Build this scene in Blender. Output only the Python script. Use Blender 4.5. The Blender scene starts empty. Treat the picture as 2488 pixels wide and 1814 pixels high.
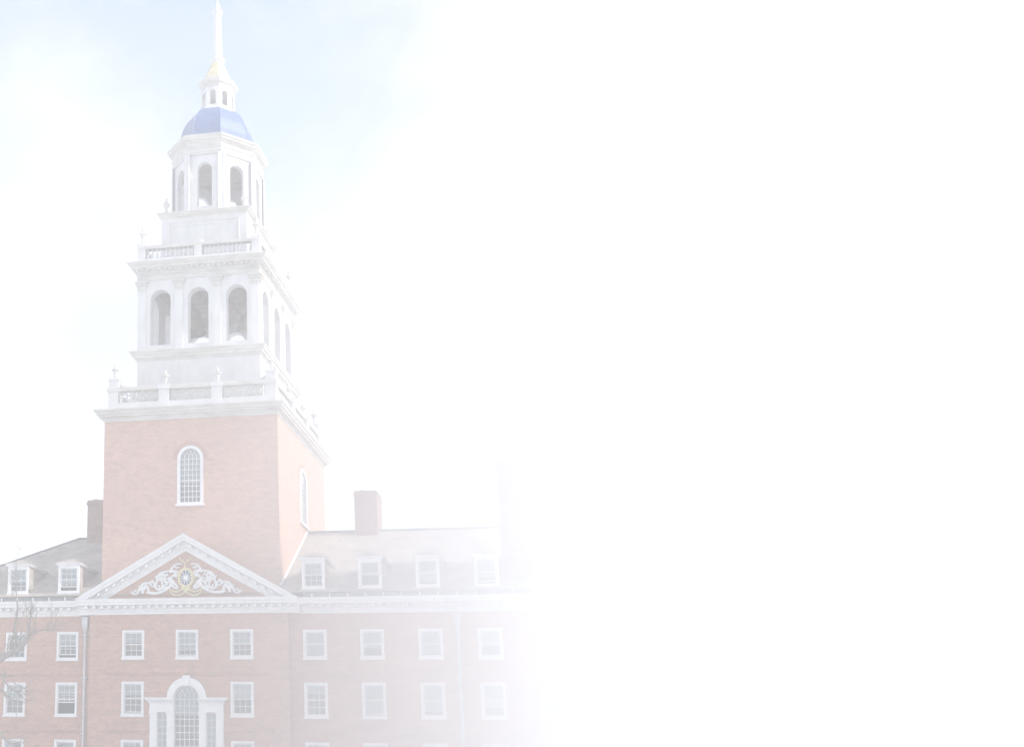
import bpy, math, random
from mathutils import Vector, Matrix
R_ = math.radians
random.seed(7)
scene = bpy.context.scene
col = scene.collection

# ------------------------------------------------------------------ camera
cam_d = bpy.data.cameras.new("camera")
cam = bpy.data.objects.new("camera", cam_d)
col.objects.link(cam)
scene.camera = cam
YAW, PITCH, ROLL = 0.3404, 0.3451, 0.0329
F_PX, PX, PY, IW, IH = 4204.956, 101.314, 559.2152, 2488.0, 1814.0
fw = Vector((-math.sin(YAW)*math.cos(PITCH), math.cos(YAW)*math.cos(PITCH), math.sin(PITCH)))
rt = Vector((math.cos(YAW), math.sin(YAW), 0)); up = rt.cross(fw)
R3 = math.cos(ROLL)*rt + math.sin(ROLL)*up
U3 = -math.sin(ROLL)*rt + math.cos(ROLL)*up
M = Matrix((R3, U3, -fw)).transposed().to_4x4()
CAM = Vector((25.2248, -98.4982, 1.70))
M.translation = CAM
cam.matrix_world = M
cam_d.sensor_fit = 'HORIZONTAL'
cam_d.sensor_width = 36.0
cam_d.lens = F_PX/IW*36.0
cam_d.shift_x = -(PX-IW/2)/IW
cam_d.shift_y = (PY-IH/2)/IW
cam_d.clip_start = 0.1
cam_d.clip_end = 3000

# ------------------------------------------------------------------ sky, sun, exposure
SUN_EL, SUN_AZ = 40.0, -5.0          # azimuth measured from +X (right of the facade) towards +Y (behind it)
SKY_STRENGTH, CLOUD_STRENGTH = 0.058, 0.25
world = bpy.data.worlds.new("World"); scene.world = world; world.use_nodes = True
nt = world.node_tree; nt.nodes.clear()
def N(tree, t, **kw):
    n = tree.nodes.new(t)
    for k, v in kw.items(): setattr(n, k, v)
    return n
out = N(nt, 'ShaderNodeOutputWorld')
sky = N(nt, 'ShaderNodeTexSky', sky_type='NISHITA')
sky.sun_disc = False
sky.sun_elevation = R_(SUN_EL)
sky.sun_rotation = R_(90.0-SUN_AZ)
bg1 = N(nt, 'ShaderNodeBackground'); bg1.inputs['Strength'].default_value = SKY_STRENGTH
bg2 = N(nt, 'ShaderNodeBackground'); bg2.inputs['Strength'].default_value = CLOUD_STRENGTH
mixb = N(nt, 'ShaderNodeMixShader')
tcn = N(nt, 'ShaderNodeTexCoord')
mp = N(nt, 'ShaderNodeMapping'); mp.inputs['Location'].default_value = (2.1, 1.1, 0.9); mp.inputs['Scale'].default_value = (1, 1, 1.35)
n1 = N(nt, 'ShaderNodeTexNoise'); n1.inputs['Scale'].default_value = 5.6; n1.inputs['Detail'].default_value = 7; n1.inputs['Roughness'].default_value = 0.55
ramp = N(nt, 'ShaderNodeValToRGB'); ramp.color_ramp.elements[0].position = 0.39; ramp.color_ramp.elements[1].position = 0.70; ramp.color_ramp.elements[0].color = (0.22, 0.22, 0.22, 1)
n2 = N(nt, 'ShaderNodeTexNoise'); n2.inputs['Scale'].default_value = 9.0; n2.inputs['Detail'].default_value = 6; n2.inputs['Roughness'].default_value = 0.6
cramp = N(nt, 'ShaderNodeValToRGB'); cramp.color_ramp.elements[0].position = 0.36; cramp.color_ramp.elements[1].position = 0.60
cramp.color_ramp.elements[0].color = (0.76, 0.785, 0.84, 1); cramp.color_ramp.elements[1].color = (1.0, 0.99, 0.985, 1)
nt.links.new(mp.outputs['Vector'], n2.inputs['Vector']); nt.links.new(n2.outputs['Fac'], cramp.inputs['Fac']); nt.links.new(cramp.outputs['Color'], bg2.inputs['Color'])
nt.links.new(tcn.outputs['Generated'], mp.inputs['Vector'])
nt.links.new(mp.outputs['Vector'], n1.inputs['Vector'])
nt.links.new(n1.outputs['Fac'], ramp.inputs['Fac'])
nt.links.new(sky.outputs['Color'], bg1.inputs['Color'])
nt.links.new(ramp.outputs['Color'], mixb.inputs['Fac'])
nt.links.new(bg1.outputs[0], mixb.inputs[1]); nt.links.new(bg2.outputs[0], mixb.inputs[2])
nt.links.new(mixb.outputs[0], out.inputs['Surface'])

sun_d = bpy.data.lights.new("sun", 'SUN'); sun = bpy.data.objects.new("sun", sun_d); col.objects.link(sun)
sun_d.energy = 1.2; sun_d.angle = R_(0.6); sun_d.color = (1.0, 0.96, 0.92)
sdir = Vector((math.cos(R_(SUN_EL))*math.cos(R_(SUN_AZ)), math.cos(R_(SUN_EL))*math.sin(R_(SUN_AZ)), math.sin(R_(SUN_EL))))
sun.rotation_euler = sdir.to_track_quat('Z', 'Y').to_euler()
sun.location = (60, 20, 90)

scene.view_settings.view_transform = 'Standard'
scene.view_settings.look = 'None'
scene.view_settings.gamma = 1.0
scene.view_settings.use_curve_mapping = False
scene.view_settings.exposure = 2.09
scene.render.engine = 'CYCLES'
scene.cycles.max_bounces = 14
scene.cycles.diffuse_bounces = 3
scene.cycles.glossy_bounces = 3
scene.cycles.transmission_bounces = 4
scene.cycles.volume_bounces = 12
scene.cycles.transparent_max_bounces = 12
scene.cycles.sample_clamp_indirect = 6.0
scene.cycles.use_denoising = True
HAZE_DENSITY, FADE_DENSITY = 0.0042, 0.068

# ------------------------------------------------------------------ materials
def mat(name, rgb, rough=0.7, metal=0.0, spec=0.3):
    m = bpy.data.materials.new(name); m.use_nodes = True
    b = m.node_tree.nodes['Principled BSDF']
    b.inputs['Base Color'].default_value = (*rgb, 1); b.inputs['Roughness'].default_value = rough
    b.inputs['Metallic'].default_value = metal; b.inputs['Specular IOR Level'].default_value = spec
    return m, m.node_tree, b
def noise_mix(t, b, c1, c2, scale, detail=5, lo=.35, hi=.65, bump=0.0, vec=None, stretch=(1, 1, 1)):
    tc = N(t, 'ShaderNodeTexCoord'); mpn = N(t, 'ShaderNodeMapping'); mpn.inputs['Scale'].default_value = stretch
    n = N(t, 'ShaderNodeTexNoise'); n.inputs['Scale'].default_value = scale; n.inputs['Detail'].default_value = detail
    r = N(t, 'ShaderNodeValToRGB'); r.color_ramp.elements[0].position = lo; r.color_ramp.elements[1].position = hi
    r.color_ramp.elements[0].color = (*c1, 1); r.color_ramp.elements[1].color = (*c2, 1)
    t.links.new(tc.outputs['Object'], mpn.inputs['Vector']); t.links.new(mpn.outputs[0], n.inputs['Vector']); t.links.new(n.outputs['Fac'], r.inputs['Fac'])
    if b: t.links.new(r.outputs['Color'], b.inputs['Base Color'])
    if bump and b:
        bp = N(t, 'ShaderNodeBump'); bp.inputs['Strength'].default_value = bump; bp.inputs['Distance'].default_value = 0.02
        t.links.new(n.outputs['Fac'], bp.inputs['Height']); t.links.new(bp.outputs[0], b.inputs['Normal'])
    return r
def brick_mat(name, c1, c2, mortar, bw=.215, bh=.072, blot=.35):
    m, t, b = mat(name, c1, .9, 0, .15)
    tc = N(t, 'ShaderNodeTexCoord'); sp = N(t, 'ShaderNodeSeparateXYZ'); ad = N(t, 'ShaderNodeMath', operation='ADD'); cb = N(t, 'ShaderNodeCombineXYZ')
    br = N(t, 'ShaderNodeTexBrick'); br.inputs['Scale'].default_value = 1.0
    br.inputs['Brick Width'].default_value = bw; br.inputs['Row Height'].default_value = bh; br.inputs['Mortar Size'].default_value = .009
    br.inputs['Bias'].default_value = -.1
    br.inputs['Color1'].default_value = (*c1, 1); br.inputs['Color2'].default_value = (*c2, 1); br.inputs['Mortar'].default_value = (*mortar, 1)
    L = t.links.new
    L(tc.outputs['Object'], sp.inputs[0]); L(sp.outputs['X'], ad.inputs[0]); L(sp.outputs['Y'], ad.inputs[1])
    L(ad.outputs[0], cb.inputs['X']); L(sp.outputs['Z'], cb.inputs['Y']); L(cb.outputs[0], br.inputs['Vector'])
    n = N(t, 'ShaderNodeTexNoise'); n.inputs['Scale'].default_value = 1.3; n.inputs['Detail'].default_value = 9; n.inputs['Roughness'].default_value = .8
    mpb = N(t, 'ShaderNodeMapping'); mpb.inputs['Scale'].default_value = (.8, .8, 2.4)
    L(tc.outputs['Object'], mpb.inputs['Vector']); L(mpb.outputs[0], n.inputs['Vector'])
    r = N(t, 'ShaderNodeValToRGB'); r.color_ramp.elements[0].position = .32; r.color_ramp.elements[1].position = .68
    r.color_ramp.elements[0].color = (1-blot, 1-blot, 1-blot, 1); r.color_ramp.elements[1].color = (1.12, 1.1, 1.06, 1)
    L(n.outputs['Fac'], r.inputs['Fac'])
    mx = N(t, 'ShaderNodeMix', data_type='RGBA', blend_type='MULTIPLY'); mx.inputs['Factor'].default_value = 1
    L(br.outputs['Color'], mx.inputs['A']); L(r.outputs['Color'], mx.inputs['B']); L(mx.outputs['Result'], b.inputs['Base Color'])
    bp = N(t, 'ShaderNodeBump'); bp.inputs['Strength'].default_value = .35; bp.inputs['Distance'].default_value = .01; bp.invert = True
    L(br.outputs['Fac'], bp.inputs['Height']); L(bp.outputs[0], b.inputs['Normal'])
    return m
MT = {}
MT['brick'] = brick_mat('red_brick', (.56, .29, .19), (.45, .21, .14), (.56, .46, .38), blot=.28)
MT['brick_tower'] = brick_mat('tower_brick', (.64, .37, .27), (.52, .28, .20), (.66, .54, .45), blot=.22)
MT['brick_arch'] = brick_mat('gauged_brick', (.50, .25, .18), (.43, .2, .145), (.5, .4, .34), .07, .26, .12)
MT['brick_dark'] = brick_mat('sooty_chimney_brick', (.36, .2, .155), (.29, .155, .12), (.42, .36, .31))
m, t, b = mat('white_paint', (.8, .79, .77), .55); noise_mix(t, b, (.76, .755, .745), (.85, .845, .835), 2.2, 6, .25, .6, .05, stretch=(1, 1, .35)); MT['white'] = m
m, t, b = mat('tower_white_paint', (.7, .7, .69), .55); noise_mix(t, b, (.61, .605, .60), (.71, .705, .70), 2.2, 6, .25, .6, .05, stretch=(1, 1, .35)); MT['white2'] = m
m, t, b = mat('aged_white_paint', (.72, .7, .66), .6); noise_mix(t, b, (.54, .52, .475), (.68, .665, .63), 2.6, 6, .3, .65, .08, stretch=(.4, .4, 1)); MT['aged'] = m
m, t, b = mat('slate', (.2, .19, .18), .75, 0, .3)
tc = N(t, 'ShaderNodeTexCoord'); sp = N(t, 'ShaderNodeSeparateXYZ'); cb = N(t, 'ShaderNodeCombineXYZ'); ml = N(t, 'ShaderNodeMath', operation='MULTIPLY'); ml.inputs[1].default_value = 2.1
ad = N(t, 'ShaderNodeMath', operation='ADD')
br = N(t, 'ShaderNodeTexBrick'); br.inputs['Scale'].default_value = 1; br.inputs['Brick Width'].default_value = .3; br.inputs['Row Height'].default_value = .22; br.inputs['Mortar Size'].default_value = .014
br.inputs['Color1'].default_value = (.50, .455, .41, 1); br.inputs['Color2'].default_value = (.385, .345, .31, 1); br.inputs['Mortar'].default_value = (.22, .2, .18, 1)
t.links.new(tc.outputs['Object'], sp.inputs[0]); t.links.new(sp.outputs['X'], cb.inputs['X']); t.links.new(sp.outputs['Z'], ml.inputs[0]); t.links.new(ml.outputs[0], cb.inputs['Y'])
t.links.new(cb.outputs[0], br.inputs['Vector'])
rr = noise_mix(t, None, (.75, .75, .75), (1.15, 1.12, 1.05), .9, 7, .3, .7)
mx = N(t, 'ShaderNodeMix', data_type='RGBA', blend_type='MULTIPLY'); mx.inputs['Factor'].default_value = 1
t.links.new(br.outputs['Color'], mx.inputs['A']); t.links.new(rr.outputs['Color'], mx.inputs['B']); t.links.new(mx.outputs['Result'], b.inputs['Base Color'])
bp = N(t, 'ShaderNodeBump'); bp.inputs['Strength'].default_value = .5; bp.inputs['Distance'].default_value = .02; bp.invert = True
t.links.new(br.outputs['Fac'], bp.inputs['Height']); t.links.new(bp.outputs[0], b.inputs['Normal'])
MT['slate'] = m
m, t, b = mat('dome_blue', (.08, .135, .28), .38, 0, .5); noise_mix(t, b, (.06, .115, .28), (.085, .15, .34), 1.4, 5, .3, .7); MT['blue'] = m
m, t, b = mat('gilding', (.74, .64, .36), .45, .4, .5); noise_mix(t, b, (.62, .55, .33), (.72, .65, .42), 3, 4); MT['gold'] = m
m, t, b = mat('gold_paint', (.72, .60, .27), .5, .1, .4); noise_mix(t, b, (.64, .54, .26), (.76, .67, .38), 5, 4); MT['goldpaint'] = m
m, t, b = mat('shield_blue', (.02, .04, .16), .5); MT['navy'] = m
m, t, b = mat('roller_blind', (.70, .73, .76), .8); noise_mix(t, b, (.80, .82, .84), (.86, .88, .89), 3, 3); MT['blind'] = m
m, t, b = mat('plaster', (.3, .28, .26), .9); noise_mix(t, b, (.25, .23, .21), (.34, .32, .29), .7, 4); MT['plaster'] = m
m, t, b = mat('zinc_pipe', (.55, .56, .56), .45, .3, .4); noise_mix(t, b, (.48, .49, .49), (.60, .61, .61), 2, 4); MT['pipe'] = m
m, t, b = mat('gutter_lead', (.16, .17, .17), .6, .2, .4); noise_mix(t, b, (.12, .13, .13), (.2, .21, .21), 2, 4); MT['lead'] = m
m, t, b = mat('bell_bronze', (.28, .24, .15), .45, .7, .4); noise_mix(t, b, (.22, .2, .14), (.36, .3, .18), 2, 5); MT['bronze'] = m
m, t, b = mat('bark', (.26, .225, .19), .9); noise_mix(t, b, (.2, .17, .145), (.31, .265, .225), 6, 6, .3, .7, .4); MT['bark'] = m
m, t, b = mat('pale_bounce_ground', (.6, .6, .6), .9); noise_mix(t, b, (.55, .55, .55), (.65, .65, .65), .5, 8, .3, .7); MT['ground'] = m  # unseen ground, made pale to bounce light onto the facade
m, t, b = mat('timber', (.42, .4, .36), .8); noise_mix(t, b, (.33, .28, .235), (.44, .385, .33), 1.5, 5); MT['timber'] = m
m = bpy.data.materials.new('window_glass'); m.use_nodes = True; t = m.node_tree; t.nodes.clear()
o_ = N(t, 'ShaderNodeOutputMaterial'); mxs = N(t, 'ShaderNodeMixShader'); tr = N(t, 'ShaderNodeBsdfTransparent'); gl = N(t, 'ShaderNodeBsdfGlossy'); fr = N(t, 'ShaderNodeFresnel')
tr.inputs['Color'].default_value = (.86, .9, .9, 1); gl.inputs['Roughness'].default_value = .04; fr.inputs['IOR'].default_value = 1.9
tcg = N(t, 'ShaderNodeTexCoord'); ng = N(t, 'ShaderNodeTexNoise'); ng.inputs['Scale'].default_value = 2.5; bpg = N(t, 'ShaderNodeBump'); bpg.inputs['Strength'].default_value = .03
t.links.new(tcg.outputs['Object'], ng.inputs['Vector']); t.links.new(ng.outputs['Fac'], bpg.inputs['Height']); t.links.new(bpg.outputs[0], gl.inputs['Normal'])
t.links.new(fr.outputs[0], mxs.inputs['Fac']); t.links.new(tr.outputs[0], mxs.inputs[1]); t.links.new(gl.outputs[0], mxs.inputs[2]); t.links.new(mxs.outputs[0], o_.inputs['Surface'])
MT['glass'] = m

# ------------------------------------------------------------------ mesh helpers
class MB:
    def __init__(s): s.v = []; s.f = []
    def add(s, vs, fs):
        o = len(s.v); s.v += [tuple(p) for p in vs]; s.f += [tuple(i+o for i in f) for f in fs]; return s
    def box(s, x0, x1, y0, y1, z0, z1):
        return s.add([(x0, y0, z0), (x1, y0, z0), (x1, y1, z0), (x0, y1, z0), (x0, y0, z1), (x1, y0, z1), (x1, y1, z1), (x0, y1, z1)],
                     [(0, 3, 2, 1), (4, 5, 6, 7), (0, 1, 5, 4), (1, 2, 6, 5), (2, 3, 7, 6), (3, 0, 4, 7)])
    def loft(s, rings, cap0=False, cap1=False, closed=True):
        n = len(rings[0]); vs = [p for r in rings for p in r]; fs = []
        for i in range(len(rings)-1):
            for j in range(n if closed else n-1):
                k = (j+1) % n
                fs.append((i*n+j, i*n+k, (i+1)*n+k, (i+1)*n+j))
        if cap0: fs.append(tuple(range(n))[::-1])
        if cap1: fs.append(tuple((len(rings)-1)*n+j for j in range(n)))
        return s.add(vs, fs)
    def prism(s, poly, ax, a, b):
        # poly of 2D points extruded along an axis
        def P(p, c): return (c, p[0], p[1]) if ax == 'x' else ((p[0], c, p[1]) if ax == 'y' else (p[0], p[1], c))
        n = len(poly)
        return s.add([P(p, a) for p in poly]+[P(p, b) for p in poly],
                     [tuple(range(n)), tuple(range(2*n-1, n-1, -1))]+[(j, (j+1) % n+0, n+(j+1) % n, n+j) for j in range(n)])
    def tube(s, pts, rad, n=6, caps=True, flat=None):
        pts = [Vector(p) for p in pts]
        rad = rad if isinstance(rad, (list, tuple)) else [rad]*len(pts)
        rings = []; prev = None
        for i, p in enumerate(pts):
            d = (pts[min(i+1, len(pts)-1)]-pts[max(i-1, 0)])
            d = d.normalized() if d.length > 1e-9 else Vector((0, 0, 1))
            ref = prev if prev is not None else (Vector((0, 0, 1)) if abs(d.z) < .9 else Vector((1, 0, 0)))
            a = d.cross(ref); a = a.normalized() if a.length > 1e-6 else d.orthogonal().normalized()
            b_ = a.cross(d).normalized(); prev = b_
            rings.append([p+(a*math.cos(2*math.pi*j/n)+b_*math.sin(2*math.pi*j/n))*rad[i] for j in range(n)])
        return s.loft(rings, caps, caps)
    def lathe(s, prof, n=14, cx=0, cy=0):
        return s.loft([[(cx+r*math.cos(2*math.pi*j/n), cy+r*math.sin(2*math.pi*j/n), z) for j in range(n)] for r, z in prof], True, True)
    def scale_y(s, k): s.v = [(x, y*k, z) for x, y, z in s.v]; return s
    def build(s, name, m, parent=None, loc=(0, 0, 0), smooth=False):
        me = bpy.data.meshes.new(name); me.from_pydata(s.v, [], s.f); me.update()
        me.materials.append(MT[m])
        if smooth:
            me.polygons.foreach_set('use_smooth', [True]*len(me.polygons))
            try: me.set_sharp_from_angle(angle=R_(40))
            except Exception: pass
        return link(name, me, parent, loc)
def recalc(me):
    import bmesh
    bm = bmesh.new(); bm.from_mesh(me); bmesh.ops.recalc_face_normals(bm, faces=bm.faces); bm.to_mesh(me); bm.free()
def link(name, me, parent=None, loc=(0, 0, 0)):
    o = bpy.data.objects.new(name, me); col.objects.link(o); o.location = loc
    if parent: o.parent = parent
    return o
def empty(name, loc, label, cat, group=None):
    o = bpy.data.objects.new(name, None); col.objects.link(o); o.location = loc; o.empty_display_size = .5
    return tag(o, label, cat, group)
def tag(o, label, cat, group=None):
    o['label'] = label; o['category'] = cat
    if group: o['group'] = group
    return o
def arc(cx, cz, r, a0, a1, n): return [(cx+r*math.cos(a0+(a1-a0)*i/n), cz+r*math.sin(a0+(a1-a0)*i/n)) for i in range(n+1)]

def wall_panel(mb, u0, u1, z0, z1, cols, t, xf, back=True, nseg=14):
    """wall slab with openings. cols: list of (uc, half, [(zb, zt, arched)...]); xf(u, d, z) -> point."""
    cols = sorted(cols); edges = [u0]
    def quad(a, b_, c, d): mb.add([a, b_, c, d], [(0, 1, 2, 3)])
    def face(ua, ub, za, zb):
        if zb-za < 1e-6 or ub-ua < 1e-6: return
        quad(xf(ua, 0, za), xf(ub, 0, za), xf(ub, 0, zb), xf(ua, 0, zb))
        if back: quad(xf(ub, t, za), xf(ua, t, za), xf(ua, t, zb), xf(ub, t, zb))
    u = u0
    for uc, h, ops in cols:
        face(u, uc-h, z0, z1); z = z0
        for zb, zt, arched in sorted(ops):
            face(uc-h, uc+h, z, zb)
            sp = zt-h if arched else zt
            quad(xf(uc-h, 0, zb), xf(uc+h, 0, zb), xf(uc+h, t, zb), xf(uc-h, t, zb))
            quad(xf(uc-h, 0, zb), xf(uc-h, t, zb), xf(uc-h, t, sp), xf(uc-h, 0, sp))
            quad(xf(uc+h, t, zb), xf(uc+h, 0, zb), xf(uc+h, 0, sp), xf(uc+h, t, sp))
            if arched:
                A = arc(uc, sp, h, math.pi, 0, nseg)
                for (ua, za), (ub, zc) in zip(A, A[1:]):
                    quad(xf(ua, 0, za), xf(ub, 0, zc), xf(ub, 0, zt), xf(ua, 0, zt))
                    if back: quad(xf(ub, t, zc), xf(ua, t, za), xf(ua, t, zt), xf(ub, t, zt))
                    quad(xf(ua, 0, za), xf(ua, t, za), xf(ub, t, zc), xf(ub, 0, zc))
            else:
                quad(xf(uc-h, t, sp), xf(uc+h, t, sp), xf(uc+h, 0, sp), xf(uc-h, 0, sp))
            z = zt
        face(uc-h, uc+h, z, z1); u = uc+h
    face(u, u1, z0, z1)
    return mb
def ring_frame(mb, outer, inner, y0, y1):
    """flat frame between two open/closed polylines of (x, z) with equal counts, from depth y0 (front) to y1."""
    n = len(outer)
    vs = [(x, y0, z) for x, z in outer]+[(x, y0, z) for x, z in inner]+[(x, y1, z) for x, z in outer]+[(x, y1, z) for x, z in inner]
    fs = []
    for i in range(n-1):
        fs += [(i, i+1, n+i+1, n+i), (2*n+i, 3*n+i, 3*n+i+1, 2*n+i+1), (i, 2*n+i, 2*n+i+1, i+1), (n+i, n+i+1, 3*n+i+1, 3*n+i)]
    fs += [(0, n, 3*n, 2*n), (n-1, 3*n-1, 4*n-1, 2*n-1)]
    return mb.add(vs, fs)
def rect_loop(x0, x1, z0, z1): return [(x0, z0), (x1, z0), (x1, z1), (x0, z1), (x0, z0)]
def arch_loop(h, zb, zs, n=18, cx=0): return [(cx-h, zb)]+arc(cx, zs, h, math.pi, 0, n)+[(cx+h, zb)]

# ------------------------------------------------------------------ ground
g = MB(); g.add([(-170, -140, 0), (190, -140, 0), (190, 210, 0), (-170, 210, 0)], [(0, 1, 2, 3)])
go = g.build('ground', 'ground'); go['kind'] = 'structure'

# ================================================================== residence hall
hall = empty('residence_hall', (0, 0, 0), 'long red brick residence hall with white pediment, dormers and slate roof below the bell tower', 'building')
S, SW, XL, XR, HW = 3.2, 3.2033, -7.3657, 7.2798, .6631
ROWS = [(12.4285, 14.0326), (9.2508, 11.1375), (6.04, 7.926)]
WY = .5                                    # wings stand half a metre behind the central bay
PAV = 5.87
WALL_T = .45
WX0, WX1 = -17.3, 26.0
HOLE = HW-.03
def hole(r): return (r[0]+.03, r[1]-.03, False)
# central bay
mb = MB()
cols_ = [(-S, HOLE, [hole(r) for r in ROWS]), (S, HOLE, [hole(r) for r in ROWS]), (0, HOLE, [hole(ROWS[0])])]
PAL_ZB, PAL_SP = 6.3, 10.20
cols_[2] = (0, 1.72, [])
# the Palladian opening is a wide column: side lights as rectangles, centre light arched, upper window above
def pav_xf(u, d, z): return (u, d, z)
wall_panel(mb, -PAV, -1.73, 0, 14.93, [cols_[0]], WALL_T, pav_xf)
wall_panel(mb, 1.73, PAV, 0, 14.93, [cols_[1]], WALL_T, pav_xf)
wall_panel(mb, -1.73, -1.14, 0, 14.93, [(-1.435, .295, [(PAL_ZB, 9.42, False)])], WALL_T, pav_xf)
wall_panel(mb, 1.14, 1.73, 0, 14.93, [(1.435, .295, [(PAL_ZB, 9.42, False)])], WALL_T, pav_xf)
wall_panel(mb, -1.14, 1.14, 0, 12.0, [(0, .745, [(PAL_ZB, PAL_SP+.745, True)])], WALL_T, pav_xf)
wall_panel(mb, -1.14, 1.14, 12.0, 14.93, [(0, HOLE, [hole(ROWS[0])])], WALL_T, pav_xf)
mb.add([(-PAV, 0, 0), (-PAV, WALL_T+WY, 0), (-PAV, WALL_T+WY, 14.93), (-PAV, 0, 14.93)], [(0, 1, 2, 3)])
mb.add([(PAV, 0, 0), (PAV, WALL_T+WY, 0), (PAV, WALL_T+WY, 14.93), (PAV, 0, 14.93)], [(0, 1, 2, 3)])
o = mb.build('central_bay_wall', 'brick', hall)
# wings
mb = MB()
def wing_xf(u, d, z): return (u, WY+d, z)
wall_panel(mb, WX0, -PAV+.02, 0, 14.98, [(XL-k*SW, HOLE, [hole(r) for r in ROWS]) for k in range(3)], WALL_T, wing_xf)
mb.add([(WX0, WY, 0), (WX0, 18.4, 0), (WX0, 18.4, 15.6), (WX0, WY, 15.6)], [(0, 1, 2, 3)])
mb.build('west_wing_wall', 'brick', hall)
mb = MB()
wall_panel(mb, PAV-.02, WX1, 0, 14.98, [(XR+k*SW, HOLE, [hole(r) for r in ROWS]) for k in range(5)], WALL_T, wing_xf)
mb.add([(WX1, WY, 0), (WX1, 18.4, 0), (WX1, 18.4, 15.6), (WX1, WY, 15.6)], [(0, 1, 2, 3)])
mb.build('east_wing_wall', 'brick', hall)
mb = MB(); mb.box(WX0, WX1, 18.4, 18.8, 0, 15.7); mb.build('rear_wall', 'brick', hall)
mb = MB(); mb.box(WX0+.1, WX1-.1, 4.2, 4.35, 0, 15.3)
for zf in (5.3, 8.45, 11.65, 14.85): mb.box(WX0+.1, WX1-.1, WY+WALL_T+.02, 18.2, zf, zf+.2)
mb.build('inner_wall', 'plaster', hall)

# brick bands
def band(name, x0, x1, y, z0, z1):
    m_ = MB(); m_.box(x0, x1, y-.06, y+.05, z0, z0+.10); m_.box(x0, x1, y-.11, y+.05, z0+.102, z1); m_.build('brick_band', 'brick', hall)
for zb in ((11.53, 11.85), (8.34, 8.64)):
    if zb[0] > 10: band('b', -4.95, 4.95, 0, *zb)
    else: band('b', -4.95, -2.2, 0, *zb); band('b', 2.2, 4.95, 0, *zb)
    band('b', WX0, -PAV-.01, WY, *zb); band('b', PAV+.35, WX1, WY, *zb)

# windows -----------------------------------------------------------
cache = {}
def shared(key, maker):
    if key not in cache: cache[key] = maker()
    return cache[key]
def mesh_of(mbx, name, m, smooth=False):
    me = bpy.data.meshes.new(name); me.from_pydata(mbx.v, [], mbx.f); me.update(); me.materials.append(MT[m]); recalc(me)
    return me
def sash_mesh(w, h, c, r):
    m_ = MB(); bw, mw = .055, .024
    ring_frame(m_, rect_loop(-w/2, w/2, 0, h), rect_loop(-w/2+bw, w/2-bw, bw, h-bw), 0, .04)
    iw, ih = w-2*bw, h-2*bw
    for i in range(1, c): x = -iw/2+iw*i/c; m_.box(x-mw/2, x+mw/2, .004, .034, bw, h-bw)
    for j in range(1, r): z = bw+ih*j/r; m_.box(-iw/2, iw/2, .006, .032, z-mw/2, z+mw/2)
    return mesh_of(m_, 'sash', 'white')
def pane_mesh(w, h):
    m_ = MB(); m_.box(-w/2, w/2, 0, .006, 0, h); return mesh_of(m_, 'pane', 'glass')
def window_parts(root, w, h, c, r, blind, lift, off=(0, 0, 0), blind_mat='blind'):
    """two sashes with their panes and a roller blind inside an opening w x h (clear), bottom centre at off"""
    ox, oy, oz = off; hs = h/2+.03
    for which in (0, 1):       # 0 upper, 1 lower
        z = oz+(h-hs if which == 0 else lift); y = oy+(.05 if which == 0 else .10)
        link('upper_sash' if which == 0 else 'lower_sash', shared(('s', w, h, c, r), lambda: sash_mesh(w, hs, c, r)), root, (ox, y, z))
        iw, ih = w-.11, hs-.11
        pw, ph = iw/c, ih/r
        me = shared(('p', round(pw, 3), round(ph, 3)), lambda: pane_mesh(pw-.004, ph-.004))
        for i in range(c):
            for j in range(r): link('pane', me, root, (ox-iw/2+pw*(i+.5), y+.016, z+.055+ph*j+.002))
    if blind > 0:
        def mk():
            m_ = MB(); m_.box(-w/2+.03, w/2-.03, 0, .008, h*(1-blind), h-.02); m_.box(-w/2+.03, w/2-.03, -.008, .016, h*(1-blind)-.03, h*(1-blind)); return mesh_of(m_, 'blind', blind_mat)
        link('blind', shared(('b', w, h, blind, blind_mat), mk), root, (ox, oy+.155, oz))
def casing_mesh(h):
    m_ = MB(); W = HW
    ring_frame(m_, rect_loop(-W, W, 0, h), rect_loop(-W+.13, W-.13, .13, h-.12), -.05, -.002)
    ring_frame(m_, rect_loop(-W+.036, W-.036, .036, h-.036), rect_loop(-W+.125, W-.125, .125, h-.115), -.003, .26)
    m_.box(-W-.03, W+.03, -.11, -.003, -.07, .045)
    return mesh_of(m_, 'window', 'white')
def lintel_mesh():
    m_ = MB(); m_.prism([(-HW-.02, .012), (HW+.02, .012), (HW+.14, .34), (-HW-.14, .34)], 'y', -.012, .0); return mesh_of(m_, 'lintel', 'brick_arch')
def hall_window(x, y, row, c, r, blind, lift, blind_mat='blind'):
    zb, zt = row; h = zt-zb
    wn = link('window', shared(('c', round(h, 3)), lambda: casing_mesh(h)), hall, (x, y, zb))
    window_parts(wn, 2*HW-.26, h-.25, c, r, blind, lift, (0, 0, .128), blind_mat)
    link('lintel', shared('l', lintel_mesh), wn, (0, -.001, h))
    return wn
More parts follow.
